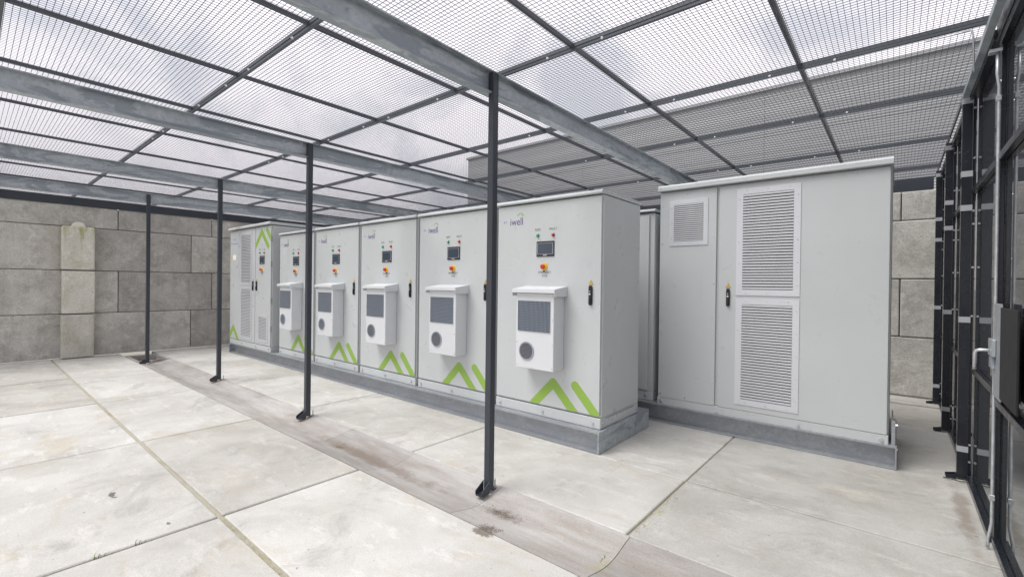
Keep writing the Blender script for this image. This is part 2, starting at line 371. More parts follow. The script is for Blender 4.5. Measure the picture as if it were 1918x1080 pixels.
def film(name, pts, y, mat, parent, th=0.0012):
    bm = bmesh.new(); n = len(pts)
    A = [bm.verts.new((u, y - th, v)) for u, v in pts]; B = [bm.verts.new((u, y + 0.0004, v)) for u, v in pts]
    bm.faces.new(A); bm.faces.new(B[::-1])
    for i in range(n): bm.faces.new((A[i], B[i], B[(i+1) % n], A[(i+1) % n]))
    bmesh.ops.triangulate(bm, faces=[f for f in bm.faces if len(f.verts) > 4]); bmesh.ops.recalc_face_normals(bm, faces=bm.faces[:])
    return link(name, mesh_of(bm, name, mat), parent)
def ibeam_pts(cu, v0, v1, width, tf, tw):
    h = width / 2; q = tw / 2
    return [(cu-h, v0), (cu+h, v0), (cu+h, v0+tf), (cu+q, v0+tf), (cu+q, v1-tf), (cu+h, v1-tf), (cu+h, v1), (cu-h, v1), (cu-h, v1-tf), (cu-q, v1-tf), (cu-q, v0+tf), (cu-h, v0+tf)]

# ------------------------------------------------------------------ ground, paving, gutter
g = box('ground', (-400, -400, -0.6), (400, 400, -0.16), 'ground'); tag(g, None, None, kind='structure')
pv = bpy.data.objects.new('pavement', None); COL.objects.link(pv); tag(pv, None, None, kind='structure')
box('joint_filling', (-11.66, -4.98, -0.15), (0.84, 1.985, -0.016), 'sand', pv)
box('joint_filling', (-11.66, 2.50, -0.15), (0.84, 8.19, -0.016), 'sand', pv)
XE = [0.82, -1.185, -3.18, -5.175, -7.14, -9.2, -11.2, -11.64]
rows = [(-4.96, -2.98, 0.020), (-2.97, -0.985, 0.020), (-0.97, 1.018, 0.027), (1.048, 1.984, 0.024), (2.502, 3.480, 0.018), (3.492, 6.504, 0.014), (6.514, 7.62, 0.010), (7.80, 8.185, 0.010)]
for y0, y1, gap in rows:
    for k in range(len(XE) - 1):
        x1, x0 = XE[k] - gap / 2, XE[k+1] + gap / 2
        bm = bmesh.new(); bm_box(bm, (-(x1-x0)/2, -(y1-y0)/2, -0.13), ((x1-x0)/2, (y1-y0)/2, 0.0), 0.006, 1)
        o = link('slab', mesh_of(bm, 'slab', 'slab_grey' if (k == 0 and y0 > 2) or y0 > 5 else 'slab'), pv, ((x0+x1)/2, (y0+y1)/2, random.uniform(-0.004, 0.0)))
        o.rotation_euler = (random.uniform(-.0010, .0010), random.uniform(-.0010, .0010), 0)
kb = box('kerb', (-11.6, 7.63, -0.1), (0.44, 7.79, 0.02), 'gutter', None, 0.01); tag(kb, None, None, kind='structure')

gt = bpy.data.objects.new('gutter', None); COL.objects.link(gt); tag(gt, None, None, kind='structure')
gx = [0.95, -0.10, -1.165, -2.15, -3.13, -4.13, -5.15, -6.15, -7.16, -8.18, -9.2, -10.3]
for k in range(len(gx) - 1):
    bm = bmesh.new(); a, b = gx[k+1] + 0.0015, gx[k] - 0.0015
    prof = []
    for i in range(13):
        s_ = i / 12; y = 1.990 + s_ * 0.507
        prof.append((y, -0.004 - 0.042 * math.sin(math.pi * s_) ** 1.4))
    pts = prof + [(2.497, -0.14), (1.990, -0.14)]
    bm_prism(bm, pts, 'x', a, b)
    o = link('gutter_piece', mesh_of(bm, 'gutter_piece', 'gutter'), gt, (0, 0, random.uniform(-0.003, 0)))
# drain pit at the far end of the gutter
dr = empty('drain', (-10.72, 2.24, 0), 'small dark open drain pit at the far end of the concrete gutter', 'drain')
bm = bmesh.new()
for lo, hi in (((-0.40,-0.25,-0.14),(-0.35,0.25,-0.004)), ((0.35,-0.25,-0.14),(0.40,0.25,-0.004)), ((-0.35,-0.25,-0.14),(0.35,-0.20,-0.004)), ((-0.35,0.20,-0.14),(0.35,0.25,-0.004))): bm_box(bm, lo, hi)
link('rim', mesh_of(bm, 'rim', 'gutter'), dr)
box('pit_floor', (-0.349, -0.199, -0.14), (0.349, 0.199, -0.09), 'leaf_litter', dr)

# ------------------------------------------------------------------ concrete block walls
def block(parent, lo, hi, mat='block', name='block', bev=0.014):
    c = [(lo[i] + hi[i]) / 2 for i in range(3)]; h = [(hi[i] - lo[i]) / 2 for i in range(3)]
    bm = bmesh.new(); bm_box(bm, [-x for x in h], h, bev, 2)
    o = link(name, mesh_of(bm, name, mat), parent, (c[0] + (random.uniform(-.006, .006) if h[0] < .5 else 0), c[1] + (random.uniform(-.006, .006) if h[1] < .5 else 0), c[2]))
    return o
WX = -11.65
lw = empty('concrete_block_wall', (WX - 0.4, 2.9, 0), 'long weathered grey concrete block wall closing off the left end', 'wall')
lw_loc = Vector(lw.location)
def wall_left(z0, z1, first):
    y = first
    while y < 8.2:
        y0, y1 = max(y, -5.0), min(y + 1.6, 8.18)
        if y1 - y0 > 0.1:
            block(lw, (-0.4, y0 + 0.005 - lw_loc.y, z0 + 0.004), (0.4, y1 - 0.005 - lw_loc.y, z1 - 0.004))
        y += 1.6
wall_left(0.0, 0.805, 1.57 - 4.8 - 1.6); wall_left(0.805, 1.605, 0.365 - 4.8); wall_left(1.605, 2.408, 1.57 - 4.8 - 1.6); wall_left(2.408, 2.805, 0.355 - 4.8)
box('core', (-0.36, -7.85, 0.01), (0.352, 5.26, 2.78), 'cavity', lw)
pl = empty('concrete_pillar', (WX, 1.375, 0), 'pale concrete block pillar with green algae edge against the left wall', 'pillar')
for z0, z1, dx in ((0.0, 0.805, 0.205), (0.805, 1.605, 0.19), (1.605, 2.405, 0.20)):
    block(pl, (0.012, -0.222, z0 + 0.008), (dx, 0.222, z1 - 0.008), 'pillar_top' if z0 > 1.5 else 'pillar_concrete', bev=0.022)
box('core', (0.001, -0.205, 0.02), (0.17, 0.205, 2.38), 'cavity', pl)
prism('stud', [(-0.10, 2.4), (0.10, 2.4), (0.055, 2.475), (0.02, 2.485), (-0.03, 2.485), (-0.065, 2.472)], 'x', 0.03, 0.17, 'stud_concrete', pl)
prism('algae_streak', [(-0.2262, 1.62), (-0.2232, 1.62), (-0.2232, 2.39), (-0.2262, 2.39)], 'x', 0.022, 0.172, 'algae_edge', pl)
BY = 8.2
bw = empty('concrete_block_wall', (-5, BY + 0.4, 0), 'grey concrete block wall behind the large double cabinet and fence', 'wall')
def wall_back(z0, z1, first):
    x = first
    while x > -12.4:
        x0, x1 = max(x - 1.6, -12.05), x
        if x1 - x0 > 0.1: block(bw, (x0 + 0.005 + 5, -0.4, z0 + 0.004), (x1 - 0.005 + 5, 0.4, z1 - 0.004))
        x -= 1.6
wall_back(0.0, 0.80, 2.44); wall_back(0.80, 1.585, 1.645); wall_back(1.585, 2.375, 2.44); wall_back(2.375, 2.77, 1.645)

box('core', (-7.0, -0.352, 0.01), (6.6, 0.36, 2.745), 'cavity', bw)
# ------------------------------------------------------------------ building beyond
BD = 25.0
ib = empty('industrial_building', (-5, BD, -0.16), 'large grey clad industrial building seen through the roof mesh', 'building')
pm = {}
nr = 10; ph = 1.11
for i in range(nr):
    for x0, x1 in ((-20.4, -10.2), (-10.2, 0.0), (0.0, 10.2), (10.2, 22.0)):
        key = round(x1 - x0, 2)
        if key not in pm:
            bm = bmesh.new(); n = 10; pts = [(0.35, ph - 0.012), (0.35, 0.0)]
            for k in range(n * 4 + 1):
                z = k / (n * 4) * (ph - 0.012); pts.append((-0.022 * (0.5 - 0.5 * math.cos(2 * math.pi * k / 4)), z))
            bm_prism(bm, pts, 'x', 0.006, key - 0.006); pm[key] = mesh_of(bm, 'cladding_panel', 'cladding')
        link('cladding_panel', pm[key], ib, (x0, 0, i * ph))
box('roof_trim', (-20.5, -0.12, nr * ph + 0.002), (22.1, 0.6, nr * ph + 0.16), 'cladding', ib)
box('shell', (-20.35, 0.352, 0), (21.95, 18, nr * ph - 0.02), 'cladding', ib)

# ------------------------------------------------------------------ roof: beams, posts, mesh
POSTS = [(-2.194, 2.40), (-4.873, 2.405), (-7.61, 2.425), (-10.013, 2.085)]
bl = ['galvanised roof beam overhead, nearest, carried by the nearest dark post', 'galvanised roof beam carried by the second dark post from the camera', 'galvanised roof beam carried by the third dark post from the camera', 'galvanised roof beam farthest away, closest to the left block wall']
plb = ['dark steel post nearest the camera, standing before the row of cabinets', 'second dark steel post from the camera, in the gutter', 'third dark steel post from the camera, in the gutter', 'farthest dark steel post, beside the drain pit near the left wall']
for i, (px, py) in enumerate(POSTS):
    be = empty('roof_beam', (px - 0.031, 3.0, 2.785), bl[i], 'beam', 'galvanised beams under the mesh roof')
    joints = [-4.2, [4.55, 3.12, 4.02, 3.9][i] - 3.0, 5.19]
    for k in range(2):
        bm = bmesh.new(); bm_prism(bm, ibeam_pts(0, 0, 0.16, 0.082, 0.0085, 0.006), 'y', joints[k] + 0.0015, joints[k+1] - 0.0015)
        link('beam_length', mesh_of(bm, 'beam_length', 'galvanised'), be)
    po = empty('roof_post', (px, py, -0.02), plb[i], 'post', 'dark steel posts carrying the roof beams')
    box('shaft', (-0.026, -0.026, 0.02), (0.026, 0.026, 2.951), 'dark_steel', po, 0.003)
    bm = bmesh.new()
    for sx in (-1, 1):
        bm_prism(bm, [(-0.026, 0.085), (-0.105, 0.036), (-0.105, 0.008), (-0.026, 0.008)], 'x', sx * 0.0262, sx * 0.0312)
    bm_box(bm, (-0.026, -0.105, 0.002), (0.026, -0.0265, 0.0078))
    link('foot_bracket', mesh_of(bm, 'foot_bracket', 'dark_steel'), po)
    box('foot_plate', (-0.022, 0.0265, 0.004), (0.022, 0.088, 0.011), 'dark_steel', po)
    bm = bmesh.new(); bm_cyl(bm, (0, 0.065, 0.011), 'z', 0.012, 0.012, 6); bm_cyl(bm, (0, 0.065, 0.023), 'z', 0.006, 0.045, 8)
    link('anchor_bolt', mesh_of(bm, 'anchor_bolt', 'bolt_zinc'), po)

RX = [0.41, -0.53, -1.62, -2.71, -3.80, -4.86, -5.95, -7.10, -8.10, -9.12, -10.2, -11.3, -12.0]
RY = [-2.25, -1.06, 0.135, 1.33, 2.525, 3.725, 4.90, 6.35, 7.72, 8.55]
rf = empty('mesh_roof', (-5, 3, 2.945), 'flat dark wire mesh roof panels with angle frames over the whole enclosure', 'roof')
ro = Vector(rf.location)
def rl(x, y, z): return (x - ro.x, y - ro.y, z - ro.z)
for y in RY[:-1]:
    bm = bmesh.new(); bm_prism(bm, [(-0.010, 0.012), (0.010, 0.012), (0.010, 0.015), (-0.007, 0.015), (-0.007, 0.029), (-0.010, 0.029)], 'x', RX[-1], RX[0])
    link('purlin', mesh_of(bm, 'purlin', 'roof_steel'), rf, (-ro.x, y - ro.y, 0.0005))
box('edge_angle', rl(WX - 0.06, -2.3, 2.806), rl(WX + 0.02, 8.2, 2.944), 'dark_steel', rf)
box('edge_angle', rl(WX + 0.03, 8.21, 2.772), rl(0.37, 8.25, 2.944), 'dark_steel', rf)
PIT = 0.0295
cache = {}
def wire_panel(wd, hg):
    key = (round(wd, 2), round(hg, 2))
    if key in cache: return cache[key]
    V, F = [], []
    def wire(axis, c, a, b, z):
        n = len(V); WR = 0.0013 if axis == 'x' else 0.0011
        for s_ in (a, b):
            for du, dz in ((-WR, -WR), (WR, -WR), (WR, WR), (-WR, WR)):
                V.append((s_, c + du, z + dz) if axis == 'x' else (c + du, s_, z + dz))
        for k in range(4): F.append((n + k, n + (k+1) % 4, n + 4 + (k+1) % 4, n + 4 + k))
    nx = int(wd / PIT); ny = int(hg / PIT)
    for k in range(nx): wire('y', -wd/2 + (k + .5) * wd / nx, -hg/2, hg/2, 0.0)
    for k in range(ny): wire('x', -hg/2 + (k + .5) * hg / ny, -wd/2, wd/2, 0.0028)
    me = bpy.data.meshes.new('mesh_panel'); me.from_pydata(V, [], F); me.materials.append(M['mesh_wire'])
    bm = bmesh.new(); a, b, q = wd/2, hg/2, 0.011
    for lo, hi in (((-a, -b, -0.026), (-a + q, b, -0.0025)), ((a - q, -b, -0.026), (a, b, -0.0025)), ((-a + q, -b, -0.026), (a - q, -b + 0.009, -0.0025)), ((-a + q, b - 0.009, -0.026), (a - q, b, -0.0025))): bm_box(bm, lo, hi)
    fm = mesh_of(bm, 'panel_frame', 'roof_steel')
    cache[key] = (me, fm); return cache[key]
for i in range(len(RX) - 1):
    for j in range(len(RY) - 1):
        wd = RX[i] - RX[i+1] - 0.005; hg = RY[j+1] - RY[j] - 0.005
        me, fm = wire_panel(wd, hg)
        o = link('mesh_panel', me, rf, rl((RX[i] + RX[i+1]) / 2, (RY[j] + RY[j+1]) / 2, 3.003)); o['kind'] = 'stuff'
        o.rotation_euler = (random.uniform(-.002, .002), random.uniform(-.002, .002), random.uniform(-.0015, .0015))
        link('panel_frame', fm, o)
bm = bmesh.new(); bm_cyl(bm, (0, 0, 0), 'y', 0.0075, -0.006, 8); bm_cyl(bm, (0, -0.006, 0), 'y', 0.004, -0.008, 8); bme = mesh_of(bm, 'roof_bolt', 'white_cap')
for y in RY[3:-1]:
    for x in (RX[1:4] if y > 3 else RX[2:7]):
        for s_ in (-1, 1): link('roof_bolt', bme, rf, rl(x + s_ * 0.20 + random.uniform(-.02, .02), y - 0.0105, 2.964))

# ------------------------------------------------------------------ base frames
def base_frame(name, x0, x1, y0, y1, label, endplate):
    e = empty(name, ((x0 + x1) / 2, (y0 + y1) / 2, 0), label, 'base frame'); cx, cy = e.location.x, e.location.y
    a, b = x0 - cx, x1 - cx
    for yy in (y0 + 0.09, y1 - 0.09):
        bm = bmesh.new(); bm_prism(bm, ibeam_pts(yy - cy, 0.001, 0.186, 0.18, 0.014, 0.0085), 'x', a, b)
        link('beam', mesh_of(bm, 'beam', 'galvanised_base'), e)
    box('end_plate', (b + 0.0005, y0 - cy, 0.001), (b + 0.0105, y1 - cy, 0.1875), endplate, e)
    box('end_flange', (b - 0.08, y0 - cy + 0.181, 0.172), (b, y1 - cy - 0.181, 0.1865), endplate, e)
    box('end_plate', (a - 0.0105, y0 - cy, 0.001), (a - 0.0005, y1 - cy, 0.1875), endplate, e)
    return e, cx, cy
base_frame('base_frame', -10.39, -1.945, 3.50, 4.54, 'long grey galvanised steel beam base carrying the row of branded cabinets', 'galvanised')
e2, ex, ey = base_frame('base_frame', -8.2, 0.012, 4.80, 5.84, 'grey galvanised steel beam base under the large double cabinet at right', 'galvanised_base')
bm = bmesh.new(); bm_box(bm, (-0.012 - ex, 4.83 - ey, 0.188), (-0.004 - ex, 5.25 - ey, 0.385)); bm_box(bm, (-0.004 - ex, 4.83 - ey, 0.188), (0.012 - ex, 4.838 - ey, 0.385))
link('angle_bracket', mesh_of(bm, 'angle_bracket', 'galvanised_base'), e2)
for z in (0.33, 0.13): cyl('bracket_bolt', (0.0125 - ex, 4.92 - ey, z), 'x', 0.014, 0.016, 'bolt_zinc', e2, 6)

# ------------------------------------------------------------------ cabinet pieces
def mk(fn):
    bm = bmesh.new(); fn(bm); return bm
ME = {}
def shared(key, fn, mat, smooth=False):
    if key not in ME: ME[key] = mesh_of(mk(fn), key, mat, smooth)
    return ME[key]
def screw(parent, x, y, z, r=0.008, name='screw'):
    return link(name, shared('screw%.3f' % r, lambda bm: (bm_cyl(bm, (0, 0, 0), 'y', r, -0.003, 8, r * 0.75)), 'bolt_zinc'), parent, (x, y, z))
def big_bolt(parent, x, y, z, axis='y'):
    def f(bm):
        bm_cyl(bm, (0, 0, 0), 'y', 0.017, -0.003, 14); bm_cyl(bm, (0, -0.003, 0), 'y', 0.011, -0.010, 6)
    o = link('bolt', shared('bolt', f, 'bolt_zinc'), parent, (x, y, z))
    if axis == 'x': o.rotation_euler = (0, 0, R(90))
    return o
def door_handle(parent, x, z, y):
    """swing handle in a black escutcheon, with a lock cylinder and its warning triangle above"""
    def f(bm):
        pts = []
        for k in range(9): a = math.pi * k / 8; pts.append((math.cos(a) * 0.016, 0.072 + math.sin(a) * 0.016))
        for k in range(9): a = math.pi + math.pi * k / 8; pts.append((math.cos(a) * 0.016, -0.072 + math.sin(a) * 0.016))
        bm_prism(bm, pts, 'y', 0.0, -0.016)
        bm_box(bm, (-0.0105, -0.024, -0.075), (0.0105, -0.0162, -0.012), 0.003)
    h = link('door_handle', shared('door_handle', f, 'black_plastic'), parent, (x, y, z))
    link('lock_cylinder', shared('lock_cyl', lambda bm: bm_cyl(bm, (0, -0.0162, 0.012), 'y', 0.009, -0.010, 12), 'bolt_zinc'), h)
    link('latch_button', shared('latch_b', lambda bm: bm_cyl(bm, (0, -0.0162, 0.036), 'y', 0.005, -0.006, 10), 'bolt_zinc'), h)
    w_ = film('warning_triangle', [(x - 0.025, z + 0.094), (x + 0.025, z + 0.094), (x, z + 0.138)], y, 'print_dark', parent)
    film('yellow_field', [(x - 0.020, z + 0.097), (x + 0.020, z + 0.097), (x, z + 0.132)], y - 0.0014, 'sticker_yellow', w_)
    film('lightning_mark', [(x + 0.001, z + 0.122), (x - 0.004, z + 0.110), (x + 0.000, z + 0.110), (x - 0.001, z + 0.099), (x + 0.004, z + 0.113), (x + 0.000, z + 0.113)], y - 0.0028, 'print_dark', w_)
def lamp(name, parent, x, z, y, mat):
    l_ = link(name, shared('lamp_ring', lambda bm: bm_cyl(bm, (0, 0, 0), 'y', 0.0165, -0.006, 18), 'print_dark'), parent, (x, y, z))
    def f(bm):
        bm_cyl(bm, (0, -0.006, 0), 'y', 0.0145, -0.010, 18, 0.0135); bm_cyl(bm, (0, -0.016, 0), 'y', 0.0135, -0.005, 18, 0.006)
    link('lens', shared('lens_' + mat, f, mat, False), l_)
def hmi(parent, x, z, y, wd=0.207, hg=0.146):
    d = box('display', (x, y - 0.008, z - hg), (x + wd, y - 0.0002, z), 'screen_bezel', parent, 0.003)
    box('screen', (x + wd * .08, y - 0.0095, z - hg * .83), (x + wd * .92, y - 0.0082, z - hg * .14), 'screen_glass', d)
    box('screen_edge', (x + wd * .05, y - 0.0090, z - hg * .855), (x + wd * .95, y - 0.0078, z - hg * .115), 'print_grey', d)
    box('maker_mark', (x + wd * .38, y - 0.0088, z - hg * .935), (x + wd * .60, y - 0.0081, z - hg * .90), 'label_paper', d)
def estop(parent, x, z, y):
    s_ = link('emergency_stop', shared('estop_base', lambda bm: bm_cyl(bm, (0, 0, 0), 'y', 0.036, -0.012, 24, 0.034), 'stop_yellow'), parent, (x, y, z))
    def f(bm):
        bm_cyl(bm, (0, -0.012, 0), 'y', 0.015, -0.012, 18); bm_cyl(bm, (0, -0.024, 0), 'y', 0.024, -0.010, 24, 0.0255); bm_cyl(bm, (0, -0.034, 0), 'y', 0.0255, -0.008, 24, 0.016)
    link('push_button', shared('estop_knob', f, 'stop_red'), s_)
    film('base_shadow_ring', [(x - 0.012, z - 0.034), (x + 0.010, z - 0.034), (x + 0.004, z - 0.048), (x - 0.018, z - 0.054)], y, 'print_dark', parent).name = 'painted_shadow'  # dark film painted on the door as the stop button's shadow
def logo(parent, x, z, y, s_=1.0, faint=False):
    text('logo_lettering', 'iwell', 'print_grey' if faint else 'logo_purple', parent, x, z, y - 0.0010, 0.108 * s_, 0.0, 0.86)
    for a, b, c_ in (((0.093, 0.088), (0.130, 0.120), (0.166, 0.088)),):
        film('logo_roof_mark', chevron_poly(x + b[0]*s_, z + b[1]*s_, (x + a[0]*s_, z + a[1]*s_), (x + c_[0]*s_, z + c_[1]*s_), 0.0068*s_), y, 'print_grey' if faint else 'green_film', parent)
    film('logo_roof_mark', stroke((x + 0.150*s_, z + 0.122*s_), (x + 0.182*s_, z + 0.092*s_), 0.0068*s_, True), y, 'print_grey' if faint else 'green_film', parent)
    for k, dx in enumerate((-0.084, -0.058)):
        film('logo_side_mark', [(x + dx*s_, z + 0.030*s_), (x + (dx+0.014)*s_, z + 0.030*s_), (x + (dx+0.014)*s_, z + 0.050*s_), (x + dx*s_, z + 0.050*s_)], y, 'logo_blue' if k == 0 else 'print_grey', parent)

def roof_cap(parent, x0, x1, y0, y1, z0, z1, over=0.02):
    """folded roof lid with a rounded drip lip"""
    a = y0 - over
    pts = [(y0 + 0.01, z0 + 0.012), (a, z0 + 0.012), (a - 0.006, z0 + 0.018), (a - 0.006, z1 - 0.018), (a + 0.012, z1), (y1, z1 - 0.004), (y1 + 0.01, z1 - 0.02), (y1 + 0.01, z0 + 0.012)]
    return prism('roof_cap', pts, 'x', x0 - 0.006, x1 + 0.006, 'paint', parent)

def battery_cabinet(idx, xl, label):
    W, D, Y0 = 1.222, 0.765, 3.575
    e = empty('battery_cabinet', (xl + W/2, Y0 + D/2, 0.187), label, 'cabinet', 'branded cabinets in the front row')
    ox, oy, oz = e.location
    X = lambda u: xl + u - ox
    Z = lambda z: z - oz
    yb = Y0 + 0.022 - oy; yd = Y0 - oy
    # door at z .302 - 2.238; its front at yd
    box('body', (X(0), yb, Z(0.283)), (X(W), Y0 + D - oy, Z(2.246)), 'paint', e, 0.006)
    box('skirt', (X(0.0), yd + 0.004, Z(0.188)), (X(W), Y0 + D - oy, Z(0.2815)), 'paint', e, 0.004)
    roof_cap(e, X(0), X(W), yd, Y0 + D - oy, Z(2.238), Z(2.285))
    d = box('door', (X(0.010), yd, Z(0.300)), (X(1.212), yb - 0.002, Z(2.236)), 'paint', e, 0.004, 2)
    y = yd
    door_handle(e, X(1.115), Z(1.358), y)
    logo(e, X(0.168), Z(2.040), y)
    for txt, u, z, sz in (('RUN', 0.519, 1.967, 0.034), ('FAULT', 0.700, 1.966, 0.034), ('EMERGENCY', 0.607, 1.556, 0.030), ('STOP', 0.607, 1.522, 0.030)):
        text('printed_word', txt, 'print_dark', e, X(u), Z(z), y - 0.0008, sz, 0, 0.9, 'CENTER')
    lamp('run_lamp', e, X(0.523), Z(1.922), y, 'lamp_green'); lamp('fault_lamp', e, X(0.704), Z(1.918), y, 'lamp_red')
    hmi(e, X(0.511), Z(1.863), y); estop(e, X(0.604), Z(1.620), y)
    # green chevron and bar, cut off by the door edges
    ch = clip_poly(chevron_poly(X(0.721), Z(0.528), (X(0.43), Z(0.230)), (X(1.04), Z(0.200)), 0.084), X(0.012), X(1.210), Z(0.302), Z(2.2))
    film('green_chevron', ch, y, 'green_film', e)
    br = clip_poly(stroke((X(0.962), Z(0.535)), (X(1.235), Z(0.245)), 0.084, True), X(0.012), X(1.209), Z(0.302), Z(2.2))
    film('green_bar', br, y, 'green_film', e)
    for u in (0.06, 0.60, 1.145): big_bolt(e, X(u), yd + 0.004, Z(0.232))
    o = big_bolt(e, X(W), yd + 0.05, Z(0.236), 'x'); o = big_bolt(e, X(W), yd + D - 0.05, Z(0.236), 'x')
    prism('skirt_seam', [(yd + 0.10, Z(0.268)), (yd + D - 0.10, Z(0.268)), (yd + D - 0.10, Z(0.272)), (yd + 0.10, Z(0.272))], 'x', X(W) + 0.0003, X(W) + 0.0016, 'cavity', e)
    # cooling unit
    aw, ad, ah = 0.435, 0.17, 0.705
    c = empty_part('cooling_unit', e, (X(0.402), yd, Z(0.663)))
    def casing(bm):
        bm_box(bm, (0, -ad, 0), (aw, -0.001, ah), 0.004)
    link('casing', shared('casing', casing, 'white_paint'), c)
    def hood(bm):
        bm_prism(bm, [(-0.001, ah + 0.004), (-ad - 0.035, ah + 0.004), (-ad - 0.035, ah + 0.036), (-0.001, ah + 0.066)], 'x', -0.028, aw + 0.028)
        for s0, s1 in ((-0.028, -0.024), (aw + 0.024, aw + 0.028)):
            bm_prism(bm, [(-0.001, ah + 0.0038), (-ad - 0.035, ah + 0.0038), (-ad - 0.030, ah - 0.028), (-0.001, ah - 0.028)], 'x', s0, s1)
    link('hood', shared('hood', hood, 'white_paint'), c)
    gx0, gx1, gz0, gz1 = 0.026, 0.396, 0.350, 0.632
    link('filter', shared('filter', lambda bm: bm_box(bm, (gx0, -ad - 0.0022, gz0), (gx1, -ad - 0.0006, gz1)), 'filter_blue'), c)
    def grid(bm):
        n = 25
        for k in range(n + 1):
            u = gx0 + (gx1 - gx0) * k / n; bm_box(bm, (u - 0.0011, -ad - 0.0068, gz0), (u + 0.0011, -ad - 0.0024, gz1))
        n = 19
        for k in range(n + 1):
            v = gz0 + (gz1 - gz0) * k / n; bm_box(bm, (gx0, -ad - 0.0064, v - 0.0011), (gx1, -ad - 0.0028, v + 0.0011))
    o = link('grille', shared('grille', grid, 'grid_grey'), c); o['kind'] = 'stuff'
    fx, fz, fr_ = 0.130, 0.163, 0.078
    link('fan', shared('fan', lambda bm: bm_cyl(bm, (fx, -ad - 0.0006, fz), 'y', fr_, -0.0016, 28), 'fan_dark'), c)
    def guard(bm):
        for k in range(-6, 7):
            u = k * fr_ / 6.5; h = math.sqrt(max(0, fr_**2 - u*u))
            if h > 0.01:
                bm_box(bm, (fx + u - 0.0008, -ad - 0.0068, fz - h), (fx + u + 0.0008, -ad - 0.0028, fz + h)); bm_box(bm, (fx - h, -ad - 0.0064, fz + u - 0.0008), (fx + h, -ad - 0.0032, fz + u + 0.0008))
        n = 28
        ring = [(math.cos(2*math.pi*k/n), math.sin(2*math.pi*k/n)) for k in range(n)]
        R0, R1 = fr_ - 0.002, fr_ + 0.009
        a = [[bm.verts.new((fx + c_*r_, -ad - yy, fz + s_*r_)) for c_, s_ in ring] for r_, yy in ((R0, 0.001), (R0, 0.0075), (R1, 0.0075), (R1, 0.001))]
        for j in range(3):
            for k in range(n): bm.faces.new((a[j][k], a[j][(k+1)%n], a[j+1][(k+1)%n], a[j+1][k]))
    o = link('fan_guard', shared('fan_guard', guard, 'grid_grey'), c); o['kind'] = 'stuff'
    for u, v in ((0.014, 0.68), (0.42, 0.68), (0.014, 0.47), (0.42, 0.47), (0.014, 0.24), (0.42, 0.24), (0.02, 0.03), (0.42, 0.03), (0.20, 0.015)): screw(c, u, -ad - 0.0003, v, 0.0065)
    return e
def empty_part(name, parent, loc):
    o = bpy.data.objects.new(name, None); COL.objects.link(o); o.parent = parent; o.location = loc; o.empty_display_size = 0.05; return o

LABS = ['branded grey cabinet nearest the camera, its plain right side showing, closing the front row',
        'branded grey cabinet just left of the nearest one, its handle beside the nearest dark post',
        'branded grey cabinet in the middle of the row, third from the near end',
        'branded grey cabinet standing just right of the second dark post',
        'branded grey cabinet partly hidden behind the second dark post, beside the taller cabinet']
for i in range(5): battery_cabinet(i, -3.187 - 1.276 * i, LABS[i])

def vent(parent, x0, z0, x1, z1, y, nslat, fr_=0.055, nscrew=(2, 4)):
    v = empty_part('vent', parent, (x0, y, z0)); wd, hg = x1 - x0, z1 - z0
    bm = bmesh.new()
    for lo, hi in (((0, -0.006, 0), (fr_, 0.0, hg)), ((wd - fr_, -0.006, 0), (wd, 0.0, hg)), ((fr_, -0.006, 0), (wd - fr_, 0.0, fr_)), ((fr_, -0.006, hg - fr_), (wd - fr_, 0.0, hg))): bm_box(bm, lo, hi)
    link('frame', mesh_of(bm, 'frame', 'vent_frame'), v)
    box('backing', (fr_, -0.0015, fr_), (wd - fr_, -0.0004, hg - fr_), 'vent_back', v)
    sp = (hg - 2 * fr_) / nslat; L = wd - 2 * fr_
    me = shared('slat%.2f_%.3f' % (L, sp), lambda bm: bm_prism(bm, [(-0.0016, sp * 0.80), (-0.0055, sp * 0.80), (-0.0080, sp * 0.66), (-0.0086, sp * 0.28), (-0.0070, sp * 0.18), (-0.0016, sp * 0.20)], 'x', 0.001, L - 0.001), 'slat_grey')
    for k in range(nslat): link('slat', me, v, (fr_, 0, fr_ + k * sp))
    nu, nv = nscrew
    for k in range(nv):
        q = hg * (k + 0.5) / nv
        screw(v, fr_ * .4, -0.0062, q, 0.0052); screw(v, wd - fr_ * .4, -0.0062, q, 0.0052)
    for k in range(nu):
        q = wd * (k + 0.5) / nu
        screw(v, q, -0.0062, fr_ * .35, 0.0052); screw(v, q, -0.0062, hg - fr_ * .35, 0.0052)
    return v

# large double cabinet on the right
W, D, Y0, xl = 1.935, 0.98, 4.822, -1.965
e = empty('inverter_cabinet', (xl + W/2, Y0 + D/2, 0.187), 'large grey double cabinet with white louvred vents at the right', 'cabinet')
ox, oy, oz = e.location; X = lambda x: x - ox; Z = lambda z: z - oz; yd = Y0 - oy
box('body', (X(xl), yd + 0.022, Z(0.262)), (X(xl + W), Y0 + D - oy, Z(2.455)), 'paint', e, 0.006)
box('skirt', (X(xl), yd + 0.003, Z(0.170)), (X(xl + W), yd + 0.1, Z(0.2605)), 'paint', e, 0.004)
box('skirt', (X(xl), yd + 0.102, Z(0.188)), (X(xl + W), Y0 + D - oy, Z(0.2605)), 'paint', e, 0.004)
roof_cap(e, X(xl), X(xl + W), yd, Y0 + D - oy, Z(2.442), Z(2.515), 0.03)
box('door', (X(-1.953), yd, Z(0.262)), (X(-1.378), yd + 0.020, Z(2.440)), 'paint', e, 0.004, 2)
box('door', (X(-1.352), yd, Z(0.262)), (X(-0.040), yd + 0.020, Z(2.440)), 'paint', e, 0.004, 2)
vent(e, X(-1.852), Z(1.872), X(-1.460), Z(2.350), yd, 19, 0.045, (2, 3))
vent(e, X(-1.191), Z(1.370), X(-0.660), Z(2.392), yd, 34, 0.055, (3, 5))
